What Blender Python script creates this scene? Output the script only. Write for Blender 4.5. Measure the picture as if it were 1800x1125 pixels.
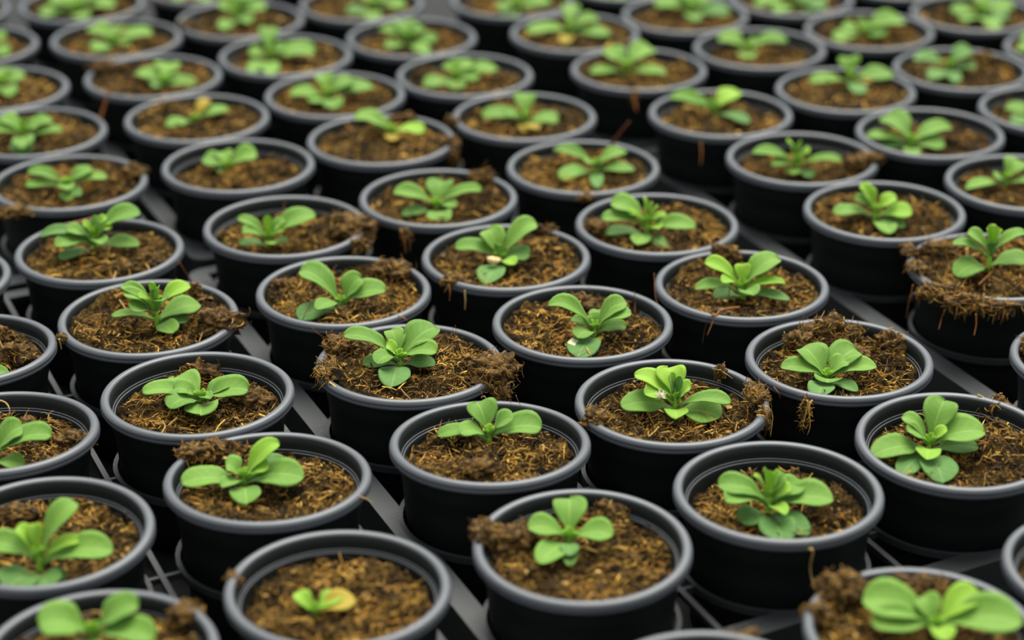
import bpy, bmesh, math
import numpy as np
from mathutils import Vector, Matrix, noise

# ------------------------------------------------------------------ scene, camera, light
for o in list(bpy.data.objects):
    bpy.data.objects.remove(o, do_unlink=True)
SC = bpy.context.scene
COL = SC.collection
ZR = 0.088                      # height of the pot rims above the floor (metres)

FPX, PITCH, ROLL, CAMH = 3853.246, 0.433965, -0.0015685, 0.604532 + ZR
CP, SP = math.cos(PITCH), math.sin(PITCH)
FW = np.array([0, CP, -SP]); RT0 = np.array([1.0, 0, 0]); UP0 = np.array([0, SP, CP])
RT = RT0 * math.cos(ROLL) + UP0 * math.sin(ROLL)
UPV = -RT0 * math.sin(ROLL) + UP0 * math.cos(ROLL)
CAM = np.array([0, 0, CAMH])

cam_d = bpy.data.cameras.new('camera')
cam = bpy.data.objects.new('camera', cam_d)
COL.objects.link(cam)
m = Matrix.Identity(4)
for r in range(3):
    m[r][0], m[r][1], m[r][2], m[r][3] = RT[r], UPV[r], -FW[r], CAM[r]
cam.matrix_world = m
cam_d.sensor_width = 36.0
cam_d.lens = FPX / 1800 * 36.0
cam_d.clip_start = 0.05
cam_d.dof.use_dof = True
cam_d.dof.focus_distance = float((np.array([0, 1.215, ZR]) - CAM) @ FW)
cam_d.dof.aperture_fstop = 3.7
cam_d.dof.aperture_blades = 9
SC.camera = cam

W = bpy.data.worlds.new('overcast_sky')
SC.world = W
W.use_nodes = True
bg = W.node_tree.nodes['Background']
bg.inputs['Color'].default_value = (0.92, 0.97, 1.0, 1)
bg.inputs['Strength'].default_value = 0.46

sun_d = bpy.data.lights.new('diffused_daylight', 'SUN')
sun_d.energy = 3.7
sun_d.angle = math.radians(50)
sun_d.color = (1.0, 0.98, 0.89)
sun = bpy.data.objects.new('diffused_daylight', sun_d)
COL.objects.link(sun)
sun.location = (0.3, 2.2, 3.0)
sun.rotation_euler = (math.radians(-24), math.radians(8), 0)     # high, slightly from behind the pots

SC.view_settings.view_transform = 'Standard'
SC.view_settings.look = 'None'
SC.view_settings.gamma = 1.0
SC.view_settings.use_curve_mapping = False
SC.view_settings.exposure = 0.80


# ------------------------------------------------------------------ small helpers
def unproj(px, py, z):
    d = FW + RT * (px - 900.0) / FPX - UPV * (py - 562.5) / FPX
    return CAM + d * ((z - CAM[2]) / d[2])


def link(name, mesh, mat=None, parent=None):
    if mat is not None and not mesh.materials:
        mesh.materials.append(mat)
    o = bpy.data.objects.new(name, mesh)
    COL.objects.link(o)
    o.parent = parent
    return o


def mesh_np(name, v, f, smooth=True, col=None, uv=None):
    me = bpy.data.meshes.new(name)
    me.from_pydata(np.asarray(v, dtype=np.float32), [], f)
    if smooth:
        me.shade_smooth()
    if col is not None:
        a = me.color_attributes.new('tint', 'FLOAT_COLOR', 'POINT')
        c4 = np.ones((len(v), 4), dtype=np.float32); c4[:, :3] = col
        a.data.foreach_set('color', c4.ravel())
    if uv is not None:
        l = me.uv_layers.new(name='UVMap')
        idx = np.empty(len(me.loops), dtype=np.int32)
        me.loops.foreach_get('vertex_index', idx)
        l.data.foreach_set('uv', np.asarray(uv, dtype=np.float32)[idx].ravel())
    me.update()
    return me


def _h(ix, iy, seed):
    n = (ix.astype(np.int64) * 374761393 + iy.astype(np.int64) * 668265263 + seed * 974634777) & 0x7fffffff
    n = ((n ^ (n >> 13)) * 1274126177) & 0x7fffffff
    return ((n ^ (n >> 16)) & 0xffff) / 65535.0


def vn(x, y, seed):
    ix, iy = np.floor(x), np.floor(y)
    fx, fy = x - ix, y - iy
    fx = fx * fx * (3 - 2 * fx); fy = fy * fy * (3 - 2 * fy)
    ix = ix.astype(np.int64); iy = iy.astype(np.int64)
    a, b = _h(ix, iy, seed), _h(ix + 1, iy, seed)
    c, d = _h(ix, iy + 1, seed), _h(ix + 1, iy + 1, seed)
    return (a + (b - a) * fx) * (1 - fy) + (c + (d - c) * fx) * fy


# ------------------------------------------------------------------ materials
def new_mat(name):
    mt = bpy.data.materials.new(name)
    mt.use_nodes = True
    nt = mt.node_tree
    return mt, nt, nt.nodes['Principled BSDF'], nt.nodes, nt.links


def ramp(N, stops):
    r = N.new('ShaderNodeValToRGB')
    el = r.color_ramp.elements
    while len(el) < len(stops):
        el.new(0.5)
    for e, (p, c) in zip(el, stops):
        e.position = p
        e.color = (*c, 1)
    return r


def plastic(name, base, rough, spec=0.5, dust=0.25, dustcol=(0.30, 0.31, 0.30)):
    mt, nt, b, N, L = new_mat(name)
    tc = N.new('ShaderNodeTexCoord')
    n1 = N.new('ShaderNodeTexNoise'); n1.inputs['Scale'].default_value = 60; n1.inputs['Detail'].default_value = 6
    n2 = N.new('ShaderNodeTexNoise'); n2.inputs['Scale'].default_value = 900; n2.inputs['Detail'].default_value = 3
    L.new(tc.outputs['Object'], n1.inputs['Vector']); L.new(tc.outputs['Object'], n2.inputs['Vector'])
    r1 = ramp(N, [(0.55, (0, 0, 0)), (0.75, (1, 1, 1))])
    L.new(n1.outputs['Fac'], r1.inputs['Fac'])
    r2 = ramp(N, [(0.58, (0, 0, 0)), (0.70, (1, 1, 1))])
    L.new(n2.outputs['Fac'], r2.inputs['Fac'])
    mu = N.new('ShaderNodeMath'); mu.operation = 'MULTIPLY'
    L.new(r1.outputs['Color'], mu.inputs[0]); L.new(r2.outputs['Color'], mu.inputs[1])
    mu2 = N.new('ShaderNodeMath'); mu2.operation = 'MULTIPLY'; mu2.inputs[1].default_value = dust
    L.new(mu.outputs[0], mu2.inputs[0])
    mx = N.new('ShaderNodeMix'); mx.data_type = 'RGBA'
    mx.inputs['A'].default_value = (*base, 1); mx.inputs['B'].default_value = (*dustcol, 1)
    L.new(mu2.outputs[0], mx.inputs['Factor'])
    L.new(mx.outputs['Result'], b.inputs['Base Color'])
    b.inputs['Roughness'].default_value = rough
    b.inputs['Specular IOR Level'].default_value = spec
    return mt


M_POT = plastic('pot_plastic_shaded', (0.0130, 0.0155, 0.0142), 0.60, 0.06, 0.08)  # pot plastic darkened: shade between and inside the pots is in the colour
M_RIM = plastic('pot_plastic_skylit', (0.078, 0.084, 0.095), 0.42, 0.60, 0.20)  # same plastic, paler: skylight on the upturned rim is painted in
M_TRAY = plastic('dusty_tray_plastic', (0.036, 0.039, 0.041), 0.45, 0.5, 0.8, (0.34, 0.36, 0.35))


def soil_material():
    mt, nt, b, N, L = new_mat('peat_soil')
    tc = N.new('ShaderNodeTexCoord')
    n1 = N.new('ShaderNodeTexNoise'); n1.inputs['Scale'].default_value = 220; n1.inputs['Detail'].default_value = 8
    n1.inputs['Roughness'].default_value = 0.72
    n2 = N.new('ShaderNodeTexNoise'); n2.inputs['Scale'].default_value = 48; n2.inputs['Detail'].default_value = 3
    for n in (n1, n2):
        L.new(tc.outputs['Object'], n.inputs['Vector'])
    r = ramp(N, [(0.38, (0.007, 0.0046, 0.0016)), (0.50, (0.025, 0.0150, 0.0040)), (0.62, (0.082, 0.048, 0.011)), (0.78, (0.27, 0.165, 0.040))])
    ad = N.new('ShaderNodeMath'); ad.operation = 'MULTIPLY_ADD'; ad.inputs[1].default_value = 0.8; ad.inputs[2].default_value = -0.40
    L.new(n2.outputs['Fac'], ad.inputs[0])
    ad2 = N.new('ShaderNodeMath'); ad2.operation = 'ADD'
    L.new(n1.outputs['Fac'], ad2.inputs[0]); L.new(ad.outputs[0], ad2.inputs[1])
    L.new(ad2.outputs[0], r.inputs['Fac'])
    L.new(r.outputs['Color'], b.inputs['Base Color'])
    b.inputs['Roughness'].default_value = 0.95
    b.inputs['Specular IOR Level'].default_value = 0.1
    bp = N.new('ShaderNodeBump'); bp.inputs['Strength'].default_value = 0.9; bp.inputs['Distance'].default_value = 0.002
    L.new(n1.outputs['Fac'], bp.inputs['Height']); L.new(bp.outputs['Normal'], b.inputs['Normal'])
    return mt


def tint_material(name, rough=0.85, var=0.35, scale=500):
    mt, nt, b, N, L = new_mat(name)
    at = N.new('ShaderNodeVertexColor'); at.layer_name = 'tint'
    tc = N.new('ShaderNodeTexCoord')
    n1 = N.new('ShaderNodeTexNoise'); n1.inputs['Scale'].default_value = scale; n1.inputs['Detail'].default_value = 4
    L.new(tc.outputs['Object'], n1.inputs['Vector'])
    mr = N.new('ShaderNodeMapRange')
    mr.inputs['From Min'].default_value = 0.3; mr.inputs['From Max'].default_value = 0.7
    mr.inputs['To Min'].default_value = 1 - var; mr.inputs['To Max'].default_value = 1 + var
    L.new(n1.outputs['Fac'], mr.inputs['Value'])
    vm = N.new('ShaderNodeVectorMath'); vm.operation = 'SCALE'
    L.new(at.outputs['Color'], vm.inputs[0]); L.new(mr.outputs['Result'], vm.inputs['Scale'])
    L.new(vm.outputs['Vector'], b.inputs['Base Color'])
    b.inputs['Roughness'].default_value = rough
    b.inputs['Specular IOR Level'].default_value = 0.2
    return mt


def leaf_material(name, c, rib, dark):
    """green leaf: paler midrib and side veins, soft mottling, a little light passing through"""
    mt, nt, b, N, L = new_mat(name)
    out = N['Material Output']
    uv = N.new('ShaderNodeUVMap'); uv.uv_map = 'UVMap'
    sp = N.new('ShaderNodeSeparateXYZ'); L.new(uv.outputs['UV'], sp.inputs[0])

    def mth(op, a, bb=None, cc=None):
        n = N.new('ShaderNodeMath'); n.operation = op
        for i, x in enumerate((a, bb, cc)):
            if x is None:
                continue
            if isinstance(x, (int, float)):
                n.inputs[i].default_value = x
            else:
                L.new(x, n.inputs[i])
        return n.outputs[0]
    t = sp.outputs['X']; v = mth('ABSOLUTE', mth('SUBTRACT', sp.outputs['Y'], 0.5))
    mid = mth('SUBTRACT', 1.0, mth('MINIMUM', mth('MULTIPLY', v, 24.0), 1.0))
    ph = mth('MULTIPLY', mth('SUBTRACT', t, mth('MULTIPLY', v, 0.42)), 44.0)
    side = mth('POWER', mth('MAXIMUM', mth('SINE', ph), 0.0), 8.0)
    veins = mth('MAXIMUM', mth('MULTIPLY', mid, 0.5), mth('MULTIPLY', side, 0.13))
    tc = N.new('ShaderNodeTexCoord')
    nz = N.new('ShaderNodeTexNoise'); nz.inputs['Scale'].default_value = 150; nz.inputs['Detail'].default_value = 4
    L.new(tc.outputs['Object'], nz.inputs['Vector'])
    oi = N.new('ShaderNodeObjectInfo')
    f1 = mth('ADD', mth('MULTIPLY', nz.outputs['Fac'], 0.55), mth('MULTIPLY', oi.outputs['Random'], 0.45))
    mx = N.new('ShaderNodeMix'); mx.data_type = 'RGBA'
    mx.inputs['A'].default_value = (*dark, 1); mx.inputs['B'].default_value = (*c, 1)
    L.new(f1, mx.inputs['Factor'])
    mx2 = N.new('ShaderNodeMix'); mx2.data_type = 'RGBA'; mx2.inputs['B'].default_value = (*rib, 1)
    L.new(veins, mx2.inputs['Factor']); L.new(mx.outputs['Result'], mx2.inputs['A'])
    L.new(mx2.outputs['Result'], b.inputs['Base Color'])
    b.inputs['Roughness'].default_value = 0.62
    b.inputs['Specular IOR Level'].default_value = 0.28
    b.inputs['Sheen Weight'].default_value = 0.25
    b.inputs['Sheen Roughness'].default_value = 0.45
    b.inputs['Sheen Tint'].default_value = (0.85, 1.0, 0.75, 1)
    bp = N.new('ShaderNodeBump'); bp.inputs['Strength'].default_value = 0.45; bp.inputs['Distance'].default_value = 0.0006
    bp.invert = True
    L.new(veins, bp.inputs['Height']); L.new(bp.outputs['Normal'], b.inputs['Normal'])
    tr = N.new('ShaderNodeBsdfTranslucent')
    hs = N.new('ShaderNodeHueSaturation'); hs.inputs['Saturation'].default_value = 1.25; hs.inputs['Value'].default_value = 1.35
    L.new(mx2.outputs['Result'], hs.inputs['Color']); L.new(hs.outputs['Color'], tr.inputs['Color'])
    ms = N.new('ShaderNodeMixShader'); ms.inputs[0].default_value = 0.36
    L.new(b.outputs[0], ms.inputs[1]); L.new(tr.outputs[0], ms.inputs[2]); L.new(ms.outputs[0], out.inputs['Surface'])
    return mt


M_SOIL = soil_material()
M_BITS = tint_material('peat_fibres', 0.85, 0.35)
M_LEAF = {
    'm': leaf_material('leaf_green', (0.245, 0.435, 0.066), (0.42, 0.60, 0.14), (0.115, 0.265, 0.032)),
    'y': leaf_material('young_leaf_green', (0.370, 0.575, 0.060), (0.50, 0.67, 0.14), (0.210, 0.415, 0.025)),
    'o': leaf_material('old_leaf_green', (0.170, 0.345, 0.075), (0.33, 0.50, 0.15), (0.085, 0.215, 0.042)),
    'g': leaf_material('yellowing_leaf', (0.520, 0.430, 0.045), (0.60, 0.54, 0.16), (0.400, 0.270, 0.022)),
}
mt, nt, b, N, L = new_mat('bleached_leaf_spot')
b.inputs['Base Color'].default_value = (0.62, 0.62, 0.36, 1); b.inputs['Roughness'].default_value = 0.8
M_SPOT = mt
mt, nt, b, N, L = new_mat('ground_cover')
tc = N.new('ShaderNodeTexCoord')
wv = N.new('ShaderNodeTexNoise'); wv.inputs['Scale'].default_value = 120; L.new(tc.outputs['Object'], wv.inputs['Vector'])
rr = ramp(N, [(0.3, (0.006, 0.007, 0.007)), (0.8, (0.016, 0.017, 0.016))]); L.new(wv.outputs['Fac'], rr.inputs['Fac'])
L.new(rr.outputs['Color'], b.inputs['Base Color']); b.inputs['Roughness'].default_value = 0.9
M_GROUND = mt

# ------------------------------------------------------------------ floor
v = [(-4, -1, -0.004), (4, -1, -0.004), (4, 6, -0.004), (-4, 6, -0.004)]
fl = link('floor', mesh_np('floor', v, [(0, 1, 2, 3)], False), M_GROUND)
fl['kind'] = 'structure'
fl['label'] = 'dark ground cover under the trays'

# ------------------------------------------------------------------ pot positions (metres, on the floor)
POS = {
    1: (-0.0909, 0.9763), 2: (0.0377, 1.0184), 3: (0.1496, 1.0784), 4: (0.2610, 1.1378),
    5: (-0.1392, 1.0944), 6: (-0.0130, 1.1366), 7: (0.0972, 1.1887), 8: (0.2070, 1.2488),
    9: (-0.1927, 1.2005), 10: (-0.0648, 1.2435), 11: (0.0462, 1.3034), 12: (0.1564, 1.3638),
    13: (-0.2396, 1.3122), 14: (-0.1140, 1.3544), 15: (-0.0041, 1.4123), 16: (0.1053, 1.4726),
    17: (-0.2912, 1.4255), 18: (-0.1642, 1.4694), 19: (-0.0549, 1.5245), 20: (0.0552, 1.5882),
    21: (-0.3367, 1.5570), 22: (-0.2121, 1.5927), 23: (-0.1043, 1.6499), 24: (0.0103, 1.7043),
    25: (0.2741, 1.4972), 26: (0.2267, 1.6060), 27: (0.1722, 1.7116), 28: (0.3337, 1.3944),
    29: (0.3365, 1.6639), 30: (0.2833, 1.7701), 31: (0.3887, 1.5539), 32: (0.3920, 1.8257),
    33: (0.2222, 1.8850), 34: (0.1108, 1.8262), 35: (0.0579, 1.9325), 36: (-0.0405, 1.8115),
    37: (-0.0911, 1.9188), 38: (-0.1493, 1.7598), 39: (-0.2010, 1.8666), 40: (-0.2583, 1.7020),
    41: (-0.3100, 1.8088), 42: (-0.3594, 1.9167), 43: (-0.4096, 2.0244), 44: (-0.2529, 1.9734),
    45: (-0.1432, 2.0255), 46: (0.0008, 2.0367), 47: (0.1629, 1.9879), 48: (0.2691, 2.0412),
    49: (0.3284, 1.9383), 50: (0.4349, 1.9909), 51: (-0.3863, 1.6686), 52: (-0.4365, 1.7762),
    53: (-0.4864, 1.8969), 54: (-0.5351, 2.0053), 55: (-0.4038, 1.3756), 56: (-0.3513, 1.2648),
    57: (-0.3045, 1.1511), 58: (-0.2541, 1.0341), 59: (-0.2044, 0.9157), 60: (0.0945, 0.8760),
    61: (0.2058, 0.9365), 62: (0.3190, 0.9960), 63: (0.3752, 1.2477), 64: (0.4465, 1.7202),
    65: (0.5008, 1.8825), 66: (-0.2992, 2.0828), 67: (0.1095, 2.0940), 68: (-0.1911, 2.1342),
    69: (0.3795, 2.0960), 71: (0.5500, 2.0500),
}
TILT = {5: -2.0, 6: -2.8, 57: -3.2, 56: -2.6, 2: 1.6, 4: 1.8, 58: 1.5, 10: -0.8, 13: 0.8}

# ------------------------------------------------------------------ nursery trays
ZT = 0.041            # top of the tray
RING = 0.0535
BAR_IN, BAR_OUT = 0.046, 0.0600
U0, V0 = np.array([0.1105, 0.0575]), np.array([-0.0505, 0.1130])


def ring_mesh():
    n, prof = 56, [(RING - 0.0014, ZT), (RING + 0.0014, ZT), (RING + 0.0014, ZT - 0.004), (RING - 0.0014, ZT - 0.004)]
    vs, fs = [], []
    for i in range(n):
        a = 2 * math.pi * i / n
        for r, z in prof:
            vs.append((r * math.cos(a), r * math.sin(a), z))
    for i in range(n):
        for k in range(4):
            fs.append((i * 4 + k, i * 4 + (k + 1) % 4, ((i + 1) % n) * 4 + (k + 1) % 4, ((i + 1) % n) * 4 + k))
    return mesh_np('ring', vs, fs, False)


ME_RING = ring_mesh()
ME_RING.materials.append(M_TRAY)


def beam(name, a, b2, w, parent, z=ZT - 0.0006, h=0.004):
    a, b2 = np.asarray(a), np.asarray(b2)
    d = (b2 - a) / np.linalg.norm(b2 - a)
    s = np.array([-d[1], d[0]]) * w / 2
    vs = []
    for p, q in ((a, -1), (b2, 1)):
        for sg in (-1, 1):
            vs += [(*(p + s * sg), z), (*(p + s * sg), z - h)]
    fs = [(0, 2, 6, 4), (1, 5, 7, 3), (0, 4, 5, 1), (2, 3, 7, 6), (0, 1, 3, 2), (4, 6, 7, 5)]
    return link(name, mesh_np(name, vs, fs, False), M_TRAY, parent)


def build_tray(rows, label, anchor=None, top_open=False):
    """rows[j][i] pot ids (None = outside the picture); pots i across, j away from the viewer"""
    ni, nj = len(rows[0]), len(rows)
    A, B = [], []
    for j in range(nj):
        for i in range(ni):
            if rows[j][i] is not None:
                A.append((1, i, j)); B.append(POS[rows[j][i]])
    A, B = np.array(A, float), np.array(B)
    # keep the grid vectors near the common ones, solve for the origin (and for the vectors where there are enough pots)
    if len(B) >= 9:
        X = np.linalg.lstsq(A, B, rcond=None)[0]
        O, U, V = X
    else:
        U, V = U0, V0
        O = (B - A[:, 1:2] * U - A[:, 2:3] * V).mean(0)
    root = bpy.data.objects.new('nursery_tray', None)
    COL.objects.link(root)
    root['label'] = label; root['category'] = 'tray'; root['group'] = 'black plastic nursery trays'
    u = U / np.linalg.norm(U); vv = V / np.linalg.norm(V)
    lu, lv = np.linalg.norm(U) * (ni - 1), np.linalg.norm(V) * (nj - 1)
    cen = lambda a, b2: O + u * a + vv * b2
    root.location = (*cen(lu / 2, lv / 2), 0)
    off = np.array(cen(lu / 2, lv / 2))
    outer, inner = [], []
    rc = 0.013

    def side(L, cs, p_of, first):
        """one side of the frame, length L between corner pots, pots at cs, p_of(t, dist)"""
        n = max(8, int((L + 2 * BAR_OUT) / 0.004))
        for k in range(n + 1):
            t = -BAR_OUT + rc + (L + 2 * (BAR_OUT - rc)) * k / n
            din = BAR_IN
            ti = min(max(t, -BAR_IN), L + BAR_IN)
            for c, out in cs:
                if abs(ti - c) < RING:
                    din = max(din, min(math.sqrt(RING ** 2 - (ti - c) ** 2) + out, BAR_OUT - 0.003))
            outer.append(p_of(t, BAR_OUT)); inner.append(p_of(ti, din))

    def corner(p_of_c):
        for k in range(1, 6):
            a = k / 6 * math.pi / 2
            outer.append(p_of_c(BAR_OUT - rc + rc * math.sin(a), BAR_OUT - rc + rc * math.cos(a)))
            inner.append(p_of_c(BAR_IN, BAR_IN))
    def spot(i, j):
        """the pot's own place along u and v (lattice place where no pot is built)"""
        pid = rows[j][i]
        if pid is None:
            return i * lu / max(ni - 1, 1), j * lv / max(nj - 1, 1)
        q = np.array(POS[pid]) - O + np.array([0, (ZR - ZT) * math.sin(math.radians(TILT.get(pid, 0)))])
        x = np.linalg.solve(np.stack([u, vv], 1), q)
        return x[0], x[1]
    side(lu, [(spot(i, 0)[0], -spot(i, 0)[1]) for i in range(ni)], lambda t, d: cen(t, -d), 0)
    corner(lambda a, b2: cen(lu + a, -b2))
    side(lv, [(spot(ni - 1, j)[1], spot(ni - 1, j)[0] - lu) for j in range(nj)], lambda t, d: cen(lu + d, t), 0)
    corner(lambda a, b2: cen(lu + b2, lv + a))
    side(lu, [(lu - spot(i, nj - 1)[0], spot(i, nj - 1)[1] - lv) for i in range(ni)], lambda t, d: cen(lu - t, lv + d), 0)
    corner(lambda a, b2: cen(-a, lv + b2))
    side(lv, [(lv - spot(0, j)[1], -spot(0, j)[0]) for j in range(nj)], lambda t, d: cen(-d, lv - t), 0)
    corner(lambda a, b2: cen(-b2, -a))
    K = len(outer)
    o2, i2 = np.array(outer) - off, np.array(inner) - off
    z = lambda p, h: np.concatenate([p, np.full((K, 1), h)], 1)
    o_low = o2 * (1 - 0.0015 / 0.2)
    vs = np.concatenate([z(o2, ZT - 0.001), z(i2, ZT), z(i2, ZT - 0.004), z(o_low, 0.0)])
    fs = []
    for k in range(K):
        n = (k + 1) % K
        fs += [(k, n, K + n, K + k), (K + k, K + n, 2 * K + n, 2 * K + k), (3 * K + k, 3 * K + n, n, k)]
    link('tray_frame', mesh_np('tray_frame', vs, fs, False), M_TRAY, root)
    for j in range(nj):
        for i in range(ni):
            pid = rows[j][i]
            if pid is None:
                continue
            c = np.array(POS[pid]) - off
            r = link('ring', ME_RING, None, root)
            r.location = (c[0], c[1] + (ZR - ZT) * math.sin(math.radians(TILT.get(pid, 0))), 0)
            if i + 1 < ni:
                q = (np.array(POS[rows[j][i + 1]]) - off) if rows[j][i + 1] is not None else c + U
                d = (q - c) / np.linalg.norm(q - c)
                beam('strut', c + d * RING, q - d * RING, 0.0026, root)
            if j + 1 < nj and rows[j + 1][i] is not None:
                q = np.array(POS[rows[j + 1][i]]) - off
                d = (q - c) / np.linalg.norm(q - c)
                beam('strut', c + d * RING, q - d * RING, 0.0026, root)
    for i in range(ni - 1):
        p = cen((i + 0.5) * lu / (ni - 1), -BAR_IN - 0.004) - off; q = cen((i + 0.5) * lu / (ni - 1), lv + BAR_IN + 0.004) - off
        beam('rib', p, q, 0.0034, root, ZT - 0.0001)
    return root


N_ = None
build_tray([[2, 3, 4], [6, 7, 8], [10, 11, 12], [14, 15, 16], [18, 19, 20]], 'black tray holding the fifteen pots across the middle of the picture')
build_tray([[N_, 59, 1], [N_, 58, 5], [N_, 57, 9], [N_, 56, 13], [N_, 55, 17]], 'black tray at the lower left edge, left of the long grey bar')
build_tray([[N_, N_, 21], [N_, N_, 51], [N_, N_, 52], [N_, N_, 53], [N_, N_, 54]], 'black tray at the upper left edge of the picture')
build_tray([[22, 23, 24], [40, 38, 36], [41, 39, 37], [42, 44, 45], [43, 66, 68]], 'black tray of blurred pots reaching the top edge left of centre')
build_tray([[N_, N_, N_], [N_, N_, N_], [N_, N_, N_], [N_, N_, N_], [60, 61, 62]], 'black tray cut by the bottom edge at the lower right')
build_tray([[63, N_, N_, N_], [28, N_, N_, N_], [25, 31, N_, N_], [26, 29, 64, N_], [27, 30, 32, 65]], 'black tray on the right holding the overflowing pot')
build_tray([[34, 33, 49, 50], [35, 47, 48, 69], [46, 67, N_, N_]], 'black tray of blurred pots at the top right')


# ------------------------------------------------------------------ pot meshes (shared)
def lathe(name, prof, n=96, closed=False, cap=False):
    vs, fs = [], []
    K = len(prof)
    for i in range(n):
        a = 2 * math.pi * i / n
        for r, z in prof:
            vs.append((r * math.cos(a), r * math.sin(a), z))
    for i in range(n):
        j = (i + 1) % n
        for k in range(K if closed else K - 1):
            q = (k + 1) % K
            fs.append((i * K + k, j * K + k, j * K + q, i * K + q))
    if cap:
        fs.append(tuple(i * K + K - 1 for i in range(n)))
    return mesh_np(name, vs, fs)


# outer wall and inner wall as one closed shell, with the recessed ledge inside
body = [(0.0535, 0.0862), (0.0530, 0.0820), (0.0522, 0.0792), (0.0521, 0.0786), (0.0513, 0.0778), (0.0506, 0.0774), (0.0501, 0.0755), (0.0488, 0.055), (0.0474, 0.034), (0.0455, 0.004), (0.002, 0.004), (0.002, 0.0),
        (0.0450, 0.0), (0.0466, 0.0015), (0.0488, 0.030), (0.0496, 0.038), (0.0502, 0.0385), (0.0512, 0.055), (0.0520, 0.0665), (0.0526, 0.0672), (0.0533, 0.0790), (0.0541, 0.0862)]
ME_POT = lathe('pot_wall', body[::-1], 96, closed=True)
ME_POT.materials.append(M_POT)
rim = [(0.0538, 0.0856), (0.0536, 0.0865), (0.0540, 0.0873), (0.0549, 0.0878), (0.0562, 0.0880), (0.0577, 0.0877), (0.0587, 0.0868), (0.0592, 0.0855), (0.0591, 0.0846),
       (0.0588, 0.0843), (0.0592, 0.0838), (0.0592, 0.0826), (0.0585, 0.0816), (0.0560, 0.0816), (0.0546, 0.0822), (0.0541, 0.0840)]
ME_RIM = lathe('rim', rim[::-1], 128, closed=True)
ME_RIM.materials.append(M_RIM)
def torus(r, z, a, n=96, k=8):
    vs, fs = [], []
    for i in range(n):
        t = 2 * math.pi * i / n
        for q in range(k):
            ph = 2 * math.pi * q / k
            vs.append(((r + a * math.cos(ph)) * math.cos(t), (r + a * math.cos(ph)) * math.sin(t), z + a * math.sin(ph)))
    for i in range(n):
        for q in range(k):
            fs.append((i * k + q, ((i + 1) % n) * k + q, ((i + 1) % n) * k + (q + 1) % k, i * k + (q + 1) % k))
    return vs, fs


v1, f1 = torus(0.0521, 0.0788, 0.00042)
v2, f2 = torus(0.0509, 0.0776, 0.00042)
ME_LEDGE = mesh_np('inner_ledge', v1 + v2, f1 + [tuple(i + len(v1) for i in q) for q in f2])
ME_LEDGE.materials.append(M_RIM)  # ledge lines share the rim's paler, skylight-painted copy

# ------------------------------------------------------------------ soil
STRAW = np.array([[0.62, 0.37, 0.070], [0.46, 0.25, 0.050], [0.36, 0.165, 0.025], [0.24, 0.130, 0.030], [0.09, 0.048, 0.012], [0.040, 0.022, 0.008], [0.62, 0.44, 0.15]])
STRAW_P = np.array([0.08, 0.13, 0.15, 0.20, 0.22, 0.18, 0.04])
CRUMB = np.array([[0.018, 0.011, 0.004], [0.045, 0.025, 0.008], [0.10, 0.055, 0.014], [0.19, 0.105, 0.024], [0.30, 0.175, 0.045], [0.46, 0.29, 0.095]])
CRUMB_P = np.array([0.28, 0.27, 0.20, 0.13, 0.08, 0.04])
_ic = bmesh.new(); bmesh.ops.create_icosphere(_ic, subdivisions=1, radius=1)
ICO_V = np.array([q.co[:] for q in _ic.verts]); ICO_F = np.array([[q.index for q in f.verts] for f in _ic.faces]); _ic.free()


def fibres(rng, pts, rad, col):
    """pts (N,k,3) centre lines -> thin three-sided tapered strands"""
    n, k, _ = pts.shape
    T = pts[:, -1] - pts[:, 0]; T /= np.linalg.norm(T, axis=1, keepdims=True) + 1e-9
    A = np.cross(T, rng.normal(size=(n, 3))); A /= np.linalg.norm(A, axis=1, keepdims=True) + 1e-9
    B = np.cross(T, A)
    taper = np.interp(np.linspace(0, 1, k), [0, 0.3, 0.7, 1], [0.45, 1, 1, 0.3])
    vs = np.empty((n, k, 3, 3))
    for c in range(3):
        a = 2 * math.pi * c / 3
        vs[:, :, c] = pts + (rad[:, None] * taper[None])[:, :, None] * (A * math.cos(a) + B * math.sin(a))[:, None] * (0.55 if c else 1.0)
    base = (np.arange(n) * k * 3)[:, None, None]
    f = []
    for s in range(k - 1):
        for c in range(3):
            q = (c + 1) % 3
            f.append([s * 3 + c, s * 3 + q, (s + 1) * 3 + q, (s + 1) * 3 + c])
    fs = (base + np.array(f)[None]).reshape(-1, 4)
    return vs.reshape(-1, 3), fs, np.repeat(col, k * 3, axis=0)


def strand_lines(rng, p0, d, length, curl, k=4):
    """curved centre lines starting at p0 going along d"""
    n = len(p0)
    perp = np.cross(d, rng.normal(size=(n, 3))); perp /= np.linalg.norm(perp, axis=1, keepdims=True) + 1e-9
    t = np.linspace(0, 1, k)[None, :, None]
    return p0[:, None] + d[:, None] * length[:, None, None] * t + perp[:, None] * (curl * length)[:, None, None] * (4 * t * (1 - t))


def crumbs(rng, pos, size, col):
    n = len(pos)
    jit = np.clip(1 + 0.42 * rng.normal(size=(n, len(ICO_V), 1)), 0.35, 1.9)
    sc = size[:, None, None] * (0.45 + 1.1 * rng.random((n, 1, 3))) * np.array([1.0, 1.0, 0.7])
    vs = ICO_V[None] * jit * sc + pos[:, None]
    fs = (np.arange(n) * len(ICO_V))[:, None, None] + ICO_F[None]
    return vs.reshape(-1, 3), fs.reshape(-1, 3), np.repeat(col, len(ICO_V), axis=0)


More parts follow.
